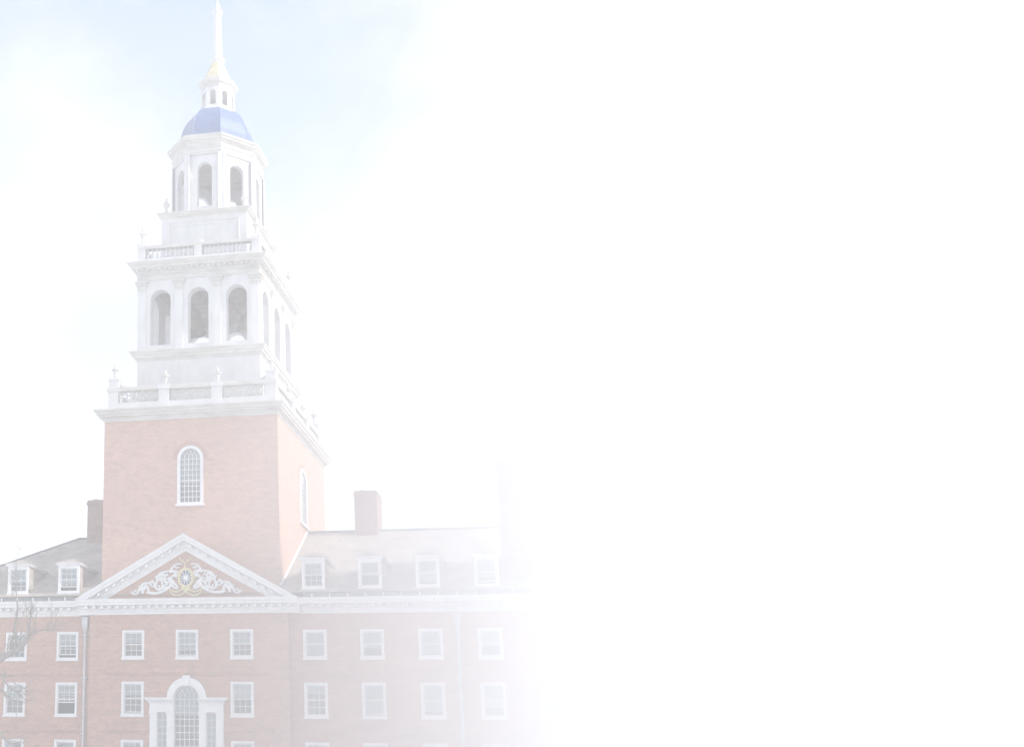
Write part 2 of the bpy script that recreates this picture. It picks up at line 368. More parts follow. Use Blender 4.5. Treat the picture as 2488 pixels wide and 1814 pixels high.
# (x, y, row index): columns, rows of panes per sash, blind drop, lower sash lift
spec = [
 (XL, WY, 0, 3, 2, .50, .16), (XL-SW, WY, 0, 3, 2, .52, .0), (XL-2*SW, WY, 0, 1, 1, .5, 0),
 (-S, 0, 0, 3, 2, .40, .0), (0, 0, 0, 3, 2, .74, .05), (S, 0, 0, 3, 2, .52, .0),
 (XR, WY, 0, 1, 1, .92, 0), (XR+SW, WY, 0, 1, 1, .62, 0), (XR+2*SW, WY, 0, 1, 1, .88, 0), (XR+3*SW, WY, 0, 1, 1, .6, 0), (XR+4*SW, WY, 0, 1, 1, .5, 0),
 (XL, WY, 1, 3, 2, .36, .62), (XL-SW, WY, 1, 3, 2, .55, .0), (XL-2*SW, WY, 1, 1, 1, .5, 0),
 (-S, 0, 1, 3, 2, .36, .06), (S, 0, 1, 3, 2, .44, .0),
 (XR, WY, 1, 3, 2, .28, 0), (XR+SW, WY, 1, 1, 1, .9, .06), (XR+2*SW, WY, 1, 1, 1, .85, 0), (XR+3*SW, WY, 1, 1, 1, .7, 0), (XR+4*SW, WY, 1, 1, 1, .5, 0),
 (XL, WY, 2, 1, 1, .45, 0), (XL-SW, WY, 2, 1, 1, .2, .0), (XL-2*SW, WY, 2, 1, 1, .5, 0), (-S, 0, 2, 3, 1, .12, 0), (S, 0, 2, 3, 1, .2, 0),
 (XR, WY, 2, 1, 1, .6, 0), (XR+SW, WY, 2, 1, 1, .4, 0), (XR+2*SW, WY, 2, 1, 1, .6, 0), (XR+3*SW, WY, 2, 1, 1, .5, 0), (XR+4*SW, WY, 2, 1, 1, .5, 0)]
for x, y, ri, c, r, bl, li in spec: hall_window(x, y, ROWS[ri], c, r, bl, li)

# Palladian window --------------------------------------------------
mb = MB()
ro, ri_ = 1.15, .735
ring_frame(mb, arch_loop(ro, PAL_SP+.02, PAL_SP+.02, 24), arch_loop(ri_+.03, PAL_SP+.02, PAL_SP+.02, 24), -.16, -.003)      # archivolt
ring_frame(mb, arch_loop(ri_+.09, PAL_SP+.02, PAL_SP+.02, 24), arch_loop(ri_-.0, PAL_SP+.02, PAL_SP+.02, 24), -.19, -.16)
mb.prism([(-.13, 10.9), (.13, 10.9), (.23, 11.47), (-.23, 11.47)], 'y', -.24, -.19)      # keystone
pal = mb.build('palladian_window', 'white', hall)
# pilasters
def pil_mesh():
    m_ = MB(); m_.box(-.205, .205, -.16, -.003, PAL_ZB, 9.30); m_.box(-.225, .225, -.18, -.003, 9.30, 9.36); m_.box(-.24, .24, -.2, -.003, 9.36, 9.445)
    m_.box(-.24, .24, -.19, -.003, PAL_ZB-.2, PAL_ZB+.12)
    return mesh_of(m_, 'pilaster', 'white')
pm = pil_mesh()
for x in (-1.935, -.935, .965-.03, 1.935): link('pilaster', pm, pal, (x, 0, 0))
for sx in (-1, 1):
    m_ = MB()
    x0, x1 = (.735, 2.16)
    def bxm(a, b_, y0, z0, z1):
        A, B = (a, b_) if sx > 0 else (-b_, -a); m_.box(A, B, y0, -.003, z0, z1)
    bxm(x0, x1, -.20, 9.447, 9.60); bxm(x0, x1-.02, -.19, 9.60, 9.95); bxm(x0, x1+.05, -.24, 9.95, 10.02)
    bxm(x0-.02, x1+.20, -.36, 10.08, 10.15); bxm(x0-.02, x1+.26, -.42, 10.15, 10.23); bxm(x0, x1+.03, -.22, 10.02, 10.08)
    en = m_.build('entablature', 'white', pal)
    dm = MB()
    for i in range(13):
        a = .80+i*.115; a = a if sx > 0 else -a-.06; dm.box(a, a+.06, -.33, -.22, 10.02, 10.08)
    dm.build('dentil_row', 'white', pal)
# centre light
m_ = MB()
ring_frame(m_, arch_loop(.742, PAL_ZB, PAL_SP, 24), arch_loop(.69, PAL_ZB, PAL_SP, 24), -.02, .1)
gw = .69
rows_z = [PAL_SP-.02-.365*k for k in range(11)]
for i in range(1, 5): x = -gw+2*gw*i/5; m_.box(x-.016, x+.016, .03, .07, PAL_ZB, PAL_SP)
for z in rows_z: m_.box(-gw, gw, .032, .068, z-.016, z+.016)
def tracery(m_, h, zs, n, wbar, y):
    xs = [-h+2*h*i/n for i in range(n+1)]; Rr = 2*h*.72
    for x in xs:
        for s_ in (-1, 1):
            cx_ = x+s_*Rr; pts = []
            for k in range(0, 30):
                a = k/29*R_(75); px = cx_-s_*Rr*math.cos(a); pz = zs+Rr*math.sin(a)
                if px*px+(pz-zs)**2 > h*h+.0005: break
                pts.append((px, y, pz))
            if len(pts) > 2: m_.tube(pts, wbar, 4)
tracery(m_, .69, PAL_SP, 5, .016, .05)
m_.build('glazing_bars', 'white', pal)
pw = 2*gw/5; me = pane_mesh(pw-.01, .355)
for i in range(5):
    for z in rows_z[1:]: link('pane', me, pal, (-gw+pw*(i+.5), .048, z+.005))
m_ = MB(); hp = arch_loop(.69, PAL_SP-.02, PAL_SP, 20); m_.prism(hp, 'y', .048, .054); m_.build('arched_pane', 'glass', pal)
# side lights
for cx_ in (-1.435, 1.435):
    m_ = MB(); ring_frame(m_, rect_loop(cx_-.293, cx_+.293, PAL_ZB, 9.418), rect_loop(cx_-.25, cx_+.25, PAL_ZB+.05, 9.39), -.02, .1)
    m_.box(cx_-.016, cx_+.016, .03, .07, PAL_ZB, 9.4)
    zz = [9.39-.365*k for k in range(1, 9)]
    for z in zz: m_.box(cx_-.25, cx_+.25, .032, .068, z-.016, z+.016)
    m_.build('side_light_bars', 'white', pal)
    me2 = shared('slp', lambda: pane_mesh(.24, .35))
    for i in (-1, 1):
        for z in zz: link('pane', me2, pal, (cx_+i*.125, .048, z+.008))
m_ = MB(); m_.box(-.74, .74, .2, .215, 9.30, 10.92); m_.build('blind', 'blind', pal)
for cx_ in (-1.435, 1.435): MB().box(cx_-.28, cx_+.28, .2, .215, 7.6, 9.4).build('blind', 'blind', pal)

# main cornice -------------------------------------------------------
def cornice_run(x0, x1, y, ends):
    prof = [(.0, 14.93), (-.06, 14.93), (-.06, 15.06), (-.12, 15.08), (-.14, 15.20), (-.18, 15.22), (-.18, 15.395), (-.52, 15.42), (-.54, 15.44), (-.54, 15.54), (-.60, 15.58), (-.66, 15.72), (-.66, 15.76), (.3, 15.76), (.3, 14.93)]
    m_ = MB(); m_.prism([(y+a, z) for a, z in prof], 'x', x0, x1); return m_
def modillion():
    m_ = MB(); m_.box(-.085, .085, -.32, 0, .0, .115); m_.box(-.10, .10, -.335, 0, .117, .16); return mesh_of(m_, 'modillion', 'white')
mod_me = modillion()
runs = [(WX0-.6, -PAV-.66, WY), (-PAV-.655, PAV+.655, 0), (PAV+.66, WX1+.6, WY)]
for x0, x1, y in runs:
    c_ = cornice_run(x0, x1, y, 0).build('cornice', 'white', hall)
    n_ = int((x1-x0-.5)/.478); s0 = (x0+x1)/2-(n_-1)*.478/2
    for i in range(n_):
        x = s0+i*.478
        if -12.5 < x < 21: link('modillion', mod_me, c_, (x, y-.185, 15.23))
# eaves gutter and snow rail on the wings
for x0, x1 in ((WX0-.6, -PAV-1.0), (PAV+.9, WX1+.6)):
    m_ = MB(); m_.prism([(-.1, 15.77), (-.02, 15.77), (-.02, 15.99), (-.1, 15.99)], 'x', x0, x1); gt = m_.build('gutter_board', 'lead', hall)
    pmx = shared('gp', lambda: mesh_of(MB().box(-.03, .03, -.03, 0, 0, .2), 'gutter_bracket', 'white'))
    x = x0+.5
    while x < min(x1, 21):
        if x > -12.5: link('gutter_bracket', pmx, gt, (x, -.103, 15.775))
        x += 1.0
# pediment -----------------------------------------------------------
XC, SLOPE, APEX, HALF = -.10, .566, 19.47, 6.62
m_ = MB()
prof = [(.2, 0), (-.66, 0), (-.66, -.05), (-.60, -.2), (-.54, -.24), (-.54, -.36), (-.50, -.39), (-.16, -.42), (-.16, -.62), (-.11, -.64), (-.10, -.76), (-.04, -.79), (-.04, -.93), (.2, -.93)]
for s_ in (-1, 1):
    def zc(xr_, dz): return max(APEX-SLOPE*xr_+dz, 15.762)
    stations = [0, 1, 2, 3, 4, 4.9, 5.2, 5.5, 5.8, 6.1, 6.4, HALF]
    rings = [[(XC+s_*x, y, zc(x, dz)) for y, dz in prof] for x in stations]
    m_.loft(rings if s_ > 0 else rings[::-1], True, True)
ped = m_.build('pediment', 'white', hall)
recalc(ped.data)
for s_ in (-1, 1):
    mm = MB()
    mm.add([(-.085, -.30, -.15+.085*SLOPE*s_), (.085, -.30, -.15-.085*SLOPE*s_), (.085, 0, -.15-.085*SLOPE*s_), (-.085, 0, -.15+.085*SLOPE*s_),
            (-.085, -.30, .085*SLOPE*s_), (.085, -.30, -.085*SLOPE*s_), (.085, 0, -.085*SLOPE*s_), (-.085, 0, .085*SLOPE*s_)],
           [(0, 3, 2, 1), (4, 5, 6, 7), (0, 1, 5, 4), (1, 2, 6, 5), (2, 3, 7, 6), (3, 0, 4, 7)])
    me = mesh_of(mm, 'modillion', 'white')
    for i in range(12):
        xr_ = .36+i*.478
        if xr_ < 5.4: link('modillion', me, ped, (XC+s_*xr_, -.165, APEX-SLOPE*xr_-.435))
m_ = MB(); m_.prism([(XC-5.3, 15.5), (XC+5.3, 15.5), (XC, APEX-.75)], 'y', 0, .15); m_.build('tympanum', 'brick', hall)
m_ = MB(); m_.add([(XC, .2, APEX-.02), (XC-HALF, .2, 15.74), (XC-HALF, 3.2, 15.74), (XC, 3.2, APEX-.02), (XC+HALF, .2, 15.74), (XC+HALF, 3.2, 15.74)], [(0, 1, 2, 3), (0, 3, 5, 4)])
m_.build('pediment_roof', 'slate', hall)
# coat of arms -------------------------------------------------------
KP = 330/2266/42.6      # metres per ornament unit
def op(x, y): return (XC+.03+(x-1122)*KP, 15.79+(790-y)*KP)
def orn_tube(m_, pts, r0, r1=None, y=-.05, n=6):
    P = [op(*p) for p in pts]
    # smooth with Catmull-Rom
    Q = []
    for i in range(len(P)-1):
        a, b_, c, d = P[max(i-1, 0)], P[i], P[i+1], P[min(i+2, len(P)-1)]
        for k in range(5):
            t_ = k/5
            Q.append(tuple(.5*((2*b_[j])+(c[j]-a[j])*t_+(2*a[j]-5*b_[j]+4*c[j]-d[j])*t_**2+(3*b_[j]-a[j]-3*c[j]+d[j])*t_**3) for j in (0, 1)))
    Q.append(P[-1])
    r1 = r0 if r1 is None else r1
    m_.tube([(x, y, z) for x, z in Q], [(r0+(r1-r0)*i/(len(Q)-1))*KP for i in range(len(Q))], n)
def spiral(cx, cy, r, turns, start, sgn=1, n=14): return [(cx+r*(1-.8*i/n)*math.cos(start+sgn*turns*2*math.pi*i/n), cy+r*(1-.8*i/n)*math.sin(start+sgn*turns*2*math.pi*i/n)) for i in range(n+1)]
scroll_defs = [
 ([(155, 655), (185, 690), (235, 705), (285, 680), (300, 630), (330, 580)], 14, 26), (spiral(235, 660, 34, .9, 2.2), 12, 6),
 ([(330, 640), (350, 560), (400, 520), (470, 520), (500, 560)], 26, 20), ([(360, 690), (380, 620), (430, 590), (480, 600)], 30, 22), ([(400, 560), (440, 570), (470, 640), (440, 690)], 28, 20),
 (spiral(535, 545, 55, 1.3, 3.4), 18, 9), ([(470, 680), (540, 690), (620, 690), (700, 670), (770, 640), (850, 590)], 30, 26),
 ([(585, 600), (600, 540), (620, 490), (660, 460)], 24, 18), ([(590, 600), (640, 630), (700, 610), (715, 540), (690, 480), (650, 450)], 24, 22), ([(620, 470), (600, 430), (585, 400)], 20, 12), ([(620, 440), (660, 380), (700, 350), (760, 330), (830, 320)], 30, 18),
 (spiral(740, 410, 62, 1.1, 1.2), 22, 12), (spiral(800, 470, 60, 1.2, 4.0, -1), 24, 12), ([(720, 590), (760, 620), (830, 600), (880, 540), (900, 470)], 30, 22), (spiral(790, 560, 46, 1, .5), 22, 12),
 ([(840, 350), (870, 290), (920, 230), (980, 205), (1045, 205)], 26, 14), ([(860, 300), (900, 330), (950, 330), (985, 360)], 30, 22), ([(880, 420), (930, 390), (975, 400)], 26, 18), ([(900, 500), (940, 550), (985, 600)], 30, 20), ([(880, 560), (920, 600), (960, 620), (990, 610)], 26, 14),
 ([(930, 260), (975, 270), (1000, 255)], 22, 12), ([(640, 560), (690, 640)], 18, 18), ([(850, 440), (870, 500), (840, 560)], 26, 20)]
leaf_rng = random.Random(3)
for k in range(46):
    f = leaf_rng.random(); cx_ = 240+f*740; cy_ = 640-f*260+leaf_rng.uniform(-90, 60)*(.35+.65*math.sin(math.pi*min(1, f*1.05)))
    a_ = leaf_rng.uniform(0, 6.28); l_ = leaf_rng.uniform(22, 48)
    scroll_defs.append(([(cx_, cy_), (cx_+l_*.6*math.cos(a_), cy_+l_*.6*math.sin(a_)), (cx_+l_*math.cos(a_+.6), cy_+l_*math.sin(a_+.6))], leaf_rng.uniform(12, 20), 5))
for mir in (0, 1):
    m_ = MB()
    for pts, r0, r1 in scroll_defs:
        q = [((2244-x) if mir else x, y) for x, y in pts]
        orn_tube(m_, q, r0*.95, r1*.85, -.05-.03*random.random())
    carv = m_.build('scroll_carving', 'white', ped); carv['label'] = 'white carved acanthus scrolls beside the gold cartouche'
m_ = MB()
oc = op(1122, 440)
m_.tube([(oc[0]+118*KP*math.cos(a), -.075, oc[1]+150*KP*math.sin(a)) for a in [2*math.pi*i/32 for i in range(33)]], 24*KP, 8)
for pts, r0, r1 in [([(1000, 350), (1040, 320), (1122, 305), (1204, 320), (1250, 350), (1295, 335)], 18, 10), ([(1000, 350), (960, 340)], 18, 8),
  ([(1112, 300), (1108, 250), (1100, 190)], 16, 12), ([(1100, 190), (1060, 160), (1030, 130), (1012, 95)], 11, 6), ([(1045, 150), (1010, 140)], 8, 5), ([(1100, 190), (1150, 165), (1185, 140), (1207, 95)], 11, 6), ([(1170, 150), (1215, 140)], 8, 5), ([(1075, 170), (1070, 130)], 8, 5), ([(1140, 170), (1150, 130)], 8, 5), ([(1120, 182), (1180, 185)], 9, 5),
  ([(1050, 590), (1122, 650), (1194, 590)], 24, 24), ([(1122, 590), (1122, 690)], 32, 22), ([(990, 440), (960, 430)], 14, 8), ([(1260, 440), (1285, 430)], 14, 8),
  ([(820, 630), (870, 640), (930, 670), (1000, 665), (1060, 640), (1122, 660), (1184, 640), (1244, 665), (1314, 670), (1374, 640), (1424, 630)], 15, 15),
  ([(850, 660), (880, 705), (950, 735), (1030, 730), (1122, 685), (1214, 730), (1294, 735), (1364, 705), (1394, 660)], 15, 15)]:
    orn_tube(m_, pts, r0, r1, -.08)
gd = m_.build('gold_cartouche', 'goldpaint', ped); gd['label'] = 'gold oval cartouche frame with antler crest and ribbon'
m_ = MB(); m_.prism([(oc[0]+112*KP*math.cos(a), oc[1]+145*KP*math.sin(a)) for a in [2*math.pi*i/28 for i in range(28)]], 'y', -.06, -.001); sh = m_.build('shield', 'navy', ped)
m_ = MB()
m_.prism([(oc[0]+34*KP*math.cos(a)-.01, oc[1]+38*KP*math.sin(a)) for a in [2*math.pi*i/12 for i in range(12)]], 'y', -.08, -.061)
for i in range(11):
    a = math.pi*2*i/11+math.pi/2; c, s_ = math.cos(a), math.sin(a); l = 88+34*abs(s_)
    l = min(l, 1/math.sqrt((c/98)**2+(s_/128)**2))
    m_.add([(oc[0]+(28*c-8*s_)*KP, -.075, oc[1]+(28*s_+8*c)*KP), (oc[0]+(28*c+8*s_)*KP, -.075, oc[1]+(28*s_-8*c)*KP), (oc[0]+(l*c+7*s_)*KP, -.068, oc[1]+(l*s_-7*c)*KP), (oc[0]+(l*c-7*s_)*KP, -.068, oc[1]+(l*s_+7*c)*KP)], [(0, 1, 2, 3)])
m_.build('shield_emblem', 'white', ped)

# roof ----------------------------------------------------------------
RY, RZ, EZ, EY = 9.45, 21.10, 16.05, -.06
HIPX = -9.75
hx = WX0-.3
m_ = MB()
V = [(hx, EY, EZ), (WX1+.3, EY, EZ), (WX1+.3, RY, RZ), (HIPX, RY, RZ), (hx, 2*RY-EY, EZ), (WX1+.3, 2*RY-EY, EZ)]
m_.add(V, [(0, 1, 2, 3), (0, 3, 4), (4, 3, 2, 5), (1, 5, 2)])
m_.add([(hx, EY, EZ-.06), (WX1+.3, EY, EZ-.06), (WX1+.3, 2*RY-EY, EZ-.06), (hx, 2*RY-EY, EZ-.06)], [(3, 2, 1, 0)])
roof = m_.build('roof', 'slate', hall)
m_ = MB(); m_.tube([(HIPX, RY, RZ+.02), (WX1+.3, RY, RZ+.02)], .09, 6); m_.tube([(HIPX, RY, RZ+.02), (hx, EY, EZ+.03)], .07, 6); m_.build('ridge_cap', 'lead', roof)
m_ = MB(); m_.tube([(5.30, 1.0, EZ+(1.0-EY)*(RZ-EZ)/(RY-EY)+.03), (5.30, RY, RZ+.03)], .075, 5); m_.build('valley_flashing', 'white', roof)
def roof_z(y): return EZ+(y-EY)*(RZ-EZ)/(RY-EY)
# chimneys
def chimney(x0, x1, y0, y1, zb, zt):
    m_ = MB(); m_.box(x0, x1, y0, y1, zb, zt-.32); m_.box(x0-.06, x1+.06, y0-.06, y1+.06, zt-.318, zt-.17); m_.box(x0-.02, x1+.02, y0-.02, y1+.02, zt-.168, zt)
    m_.box(x0+.3, x0+.6, y0+.3, y0+.7, zt, zt+.12)
    return m_.build('chimney', 'brick_dark', roof)
chimney(8.42, 9.80, 8.75, 10.9, 20.0, 23.5)
lc = chimney(-8.95, -7.4, 8.75, 10.9, 20.0, 23.5)
chimney(17.66, 19.1, 1.6, 3.6, 16.3, 23.45)
m_ = MB()
for k in range(9): m_.box(-7.95, -7.55, 8.70, 8.745, 20.9+k*.19, 20.98+k*.19)
m_.build('chimney_louvre', 'lead', roof)
# dormers
def dormer(x, c, r, blind, lift):
    y, zb, zt, hw = .42, 16.27, 17.93, .655
    mb_ = MB()
    yb = EY+(zt-EZ)*(RY-EY)/(RZ-EZ)
    for s_ in (-1, 1):
        xx0, xx1 = s_*hw*.985, s_*(hw-.1)
        mb_.add([(xx0, .06, roof_z(y)-zb-.1), (xx0, .06, zt-zb), (xx0, yb-y+.1, zt-zb)], [(0, 1, 2)])
    d = mb_.build('dormer', 'slate', hall, (x, y, zb))
    f = MB()
    ring_frame(f, rect_loop(-hw, hw, 0, zt-zb), rect_loop(-hw+.14, hw-.14, .16, zt-zb-.17), -.05, .08)
    f.box(-hw-.05, hw+.05, -.12, -.051, -.03, .07)
    f.build('dormer_frame', 'white', d)
    e = MB(); H = zt-zb; e.box(-hw-.10, hw+.10, -.14, yb-y+.15, H+.002, H+.07); e.box(-hw-.15, hw+.15, -.19, yb-y+.22, H+.072, H+.13)
    e.build('dormer_cornice', 'white', d)
    rf = MB(); a = hw+.17; z0 = H+.132; zr = H+.50; y1 = yb-y+1.0
    rf.add([(-a, -.21, z0), (a, -.21, z0), (a, y1, z0), (-a, y1, z0), (0, .55, zr), (0, y1, zr)], [(0, 1, 4), (1, 2, 5, 4), (3, 0, 4, 5), (2, 3, 5)])
    rf.build('dormer_roof', 'slate', d)
    bk = MB(); bk.box(-hw+.06, hw-.06, .6, .62, roof_z(y)-zb-.2, H-.02); bk.box(-hw+.06, hw-.06, .02, .6, .12, .14); bk.build('inner_panel', 'plaster', d)
    window_parts(d, 2*hw-.28, H-.33, c, r, blind, lift, (0, -.02, .16))
for k, (c, r, bl, li) in enumerate([(3, 2, .70, .22), (3, 2, .58, .0), (1, 1, .5, 0)]): dormer(XL-k*SW, c, r, bl, li)
for k, (c, r, bl, li) in enumerate([(3, 2, .52, .0), (1, 1, .56, .0), (1, 1, .88, 0), (1, 1, .72, .12), (1, 1, .5, 0)]): dormer(XR+k*SW, c, r, bl, li)
# downpipes
for x in (-6.24, 15.2):
    m_ = MB(); y = WY-.17
    m_.tube([(x, y, 0.1), (x, y, 14.35)], .075, 10)
    m_.loft([[(x-a, y-b_, z), (x+a, y-b_, z), (x+a, WY-.01, z), (x-a, WY-.01, z)] for a, b_, z in ((.09, .08, 14.0), (.17, .17, 14.38), (.17, .17, 14.72), (.2, .2, 14.76), (.2, .2, 14.85))], True, True)
    dp = m_.build('downpipe', 'pipe', hall)
    for z in (13.8, 11.35, 8.25, 5.0, 2.0):
        MB().box(x-.16, x+.16, y-.085, WY-.005, z, z+.05).build('pipe_bracket', 'pipe', dp)

# ================================================================== bell tower
TCX, TCY, K = -.1395, 8.7377, 1.434
tower = empty('bell_tower', (TCX, TCY, 0), 'tall bell tower of brick and white tiers with blue dome, lantern and spire', 'tower')
W = 5.373
def T(mbx, name, m, parent=tower, smooth=False):
    o = mbx.scale_y(K).build(name, m, parent, (0, 0, 0), smooth); recalc(o.data); return o
def sq_ring(a, z): return [(-a, -a, z), (a, -a, z), (a, a, z), (-a, a, z)]
TAN8 = math.tan(math.pi/8)
def oct_ring(a, z): t_ = a*TAN8; return [(-t_, -a, z), (t_, -a, z), (a, -t_, z), (a, t_, z), (t_, a, z), (-t_, a, z), (-a, t_, z), (-a, -t_, z)]
def sides4(mbx, a, z0, z1, cols_of, t_, back=True):
    for k in range(4):
        ca, sa = [(1, 0), (0, 1), (-1, 0), (0, -1)][k]
        def xf(u, d, z, ca=ca, sa=sa):
            x, y = u, -(a-d); return (x*ca-y*sa, x*sa+y*ca, z)
        wall_panel(mbx, -a if k % 2 == 0 else -a, a, z0, z1, cols_of(k), t_, xf, back)
# brick shaft
WZB, WZT, WH = 21.44, 25.03, .80
mb = MB(); sides4(mb, W, 13.0, 26.80, lambda k: [(.05, WH-.03, [(WZB+.02, WZT-.03, True)])], .4)
shaft = T(mb, 'brick_shaft', 'brick_tower')
mb = MB(); mb.loft([sq_ring(W-.45, 26.6)], False, True); mb.loft([sq_ring(W-.45, 20.9)], False, True); T(mb, 'shaft_floor', 'plaster')
mb = MB(); mb.box(-W+.5, W-.5, -2.2, -2.1, 20.9, 26.6); T(mb, 'shaft_partition', 'plaster')
# arched windows of the shaft
def arch_window_meshes():
    h, H, sp = WH, WZT-WZB, WZT-WZB-WH
    c = MB()
    ring_frame(c, arch_loop(h, 0, sp, 22), arch_loop(h-.19, 0, sp, 22), -.05, -.002)
    ring_frame(c, arch_loop(h-.035, .02, sp, 22), arch_loop(h-.18, .02, sp, 22), -.003, .22)
    c.box(-h-.08, h+.08, -.14, -.003, -.07, .06); c.box(-h+.1, h-.1, -.03, .2, .03, .17)
    gb = MB(); gw = h-.19; z0 = .17; nrow = 8; dz = (sp-z0)/nrow
    for i in range(1, 5): x = -gw+2*gw*i/5; gb.box(x-.02, x+.02, .06, .1, z0, sp)
    for j in range(nrow+1): gb.box(-gw, gw, .062, .098, z0+dz*j-(.02 if j != 4 else .035), z0+dz*j+(.02 if j != 4 else .035))
    tracery(gb, gw, sp, 5, .018, .08)
    p = pane_mesh(2*gw/5-.01, dz-.01); hp = MB(); hp.prism(arch_loop(gw, sp-.01, sp, 16), 'y', .08, .086)
    ba = MB(); ring_frame(ba, arch_loop(h+.26, sp-.0, sp, 22), arch_loop(h+.01, sp-.0, sp, 22), -.014, -.001)
    bl = MB(); bl.box(-gw, gw, .3, .31, z0+dz*3.6, H-.05)
    return mesh_of(c, 'arched_window', 'white'), mesh_of(gb, 'glazing_bars', 'white'), p, mesh_of(hp, 'arched_pane', 'glass'), mesh_of(ba, 'brick_arch', 'brick_arch'), mesh_of(bl, 'blind', 'blind'), gw, z0, dz, nrow
aw = arch_window_meshes()
for k in (0, 1):
    wn = link('arched_window', aw[0], tower, (.05, -W*K, WZB) if k == 0 else (W, .05*K, WZB))
    if k == 1: wn.rotation_euler = (0, 0, math.pi/2); wn.scale = (K, 1, 1)
    link('glazing_bars', aw[1], wn); link('arched_pane', aw[3], wn); link('brick_arch', aw[4], wn); link('blind', aw[5], wn)
    gw, z0, dz, nrow = aw[6:]
    for i in range(5):
        for j in range(nrow): link('pane', aw[2], wn, (-gw+2*gw/5*(i+.5), .078, z0+dz*j+.005))
def cornice_rings(mbx, prof, ring=sq_ring): mbx.loft([ring(a, z) for a, z in prof], False, True)
mb = MB(); cornice_rings(mb, [(W-.02, 26.70), (W+.05, 26.70), (W+.06, 26.80), (W+.12, 26.84), (W+.13, 26.92), (W+.30, 26.96), (W+.31, 27.07), (W+.40, 27.09), (W+.42, 27.18), (W+.50, 27.25), (W+.546, 27.33), (W+.546, 27.375), (W-.4, 27.42)])
T(mb, 'main_cornice', 'aged')

# urns ----------------------------------------------------------------
def urn_mesh(h):
    p = [(.16, 0), (.16, .04), (.10, .06), (.07, .12), (.09, .17), (.12, .21), (.09, .25), (.10, .32), (.15, .45), (.17, .52), (.25, .56), (.26, .60), (.25, .63), (.13, .655), (.10, .70), (.15, .73), (.155, .76), (.09, .80), (.06, .84), (.09, .87), (.08, .92), (.03, .97), (.005, 1.0)]
    m_ = MB(); m_.lathe([(r*.95, z*h) for r, z in p], 14); return mesh_of(m_, 'urn', 'aged')
u_big, u_mid = urn_mesh(1.1), urn_mesh(1.0)
u_sm = urn_mesh(1.3)

# first balustrade: fretwork ------------------------------------------
A1 = 5.25
mb = MB(); mb.loft([sq_ring(A1, 27.40), sq_ring(A1, 27.93), sq_ring(A1-.3, 27.93), sq_ring(A1-.3, 27.40)])
b1 = T(mb, 'fretwork_balustrade', 'white2')
mb = MB()
mb.loft([sq_ring(A1-.04, 28.66), sq_ring(A1+.05, 28.74), sq_ring(A1+.07, 28.86), sq_ring(A1+.07, 28.92), sq_ring(A1-.32, 28.92), sq_ring(A1-.28, 28.66)]); mb.f.append(tuple()) if False else None
T(mb, 'handrail', 'aged', b1)
def fret_mesh(wd, hh):
    m_ = MB(); r = .046
    def bar(a, b_): m_.tube([(a[0], 0, a[1]), (b_[0], 0, b_[1])], r, 4)
    x0, x1 = -wd/2, wd/2
    for z in (.0, hh*.5, hh):
        bar((x0, z), (-.13 if z == hh*.5 else 0, z)); bar((.13 if z == hh*.5 else 0, z), (x1, z))
    for x in (x0, x1, x0+wd*.14, x1-wd*.14): bar((x, 0), (x, hh))
    m_.tube([(.13*math.cos(2*math.pi*i/14), 0, hh/2+.13*math.sin(2*math.pi*i/14)) for i in range(15)], r, 4)
    for sx in (-1, 1):
        for sz in (-1, 1):
            bar((sx*.09, hh/2+sz*.09), (sx*wd*.36, hh/2+sz*hh*.5)); bar((sx*.05, hh/2+sz*.12), (sx*.05+sx*wd*.1, hh/2+sz*hh*.5))
            bar((sx*wd*.36, hh/2+sz*hh*.18), (sx*wd*.18, hh/2+sz*hh*.5))
    return mesh_of(m_, 'fretwork_panel', 'aged')
fret = fret_mesh(1.18, .70)
POSTS = (-4.93, -1.65, 1.65, 4.93)
post1 = mesh_of(MB().box(-.33, .33, -.33*K*.72, .33*K*.72, 0, 1.0).box(-.37, .37, -.38, .38, 1.258, 1.52), 'post', 'white2')
post_c = mesh_of(MB().box(-.33, .33, -.36, .36, 0, 1.255).box(-.40, .40, -.43, .43, 1.257, 1.53).box(-.30, .30, -.33, .33, 1.532, 2.03).box(-.36, .36, -.39, .39, 2.032, 2.13), 'post', 'white2')
post_m = mesh_of(MB().box(-.32, .32, -.34, .34, 0, 1.27).box(-.39, .39, -.42, .42, 1.272, 1.545), 'post', 'white2')
scrl = MB()
scrl.tube([(.30, 0, 1.98), (.36, 0, 1.86), (.46, 0, 1.76), (.60, 0, 1.70), (.72, 0, 1.66), (.80, 0, 1.62)], [.05, .07, .09, .09, .08, .05], 6)
scrl.tube([(.40+.10*math.cos(a*.6), 0, 1.66+.10*math.sin(a*.6)) for a in range(12)], .045, 5)
scrl_me = mesh_of(scrl, 'scroll_bracket', 'aged')
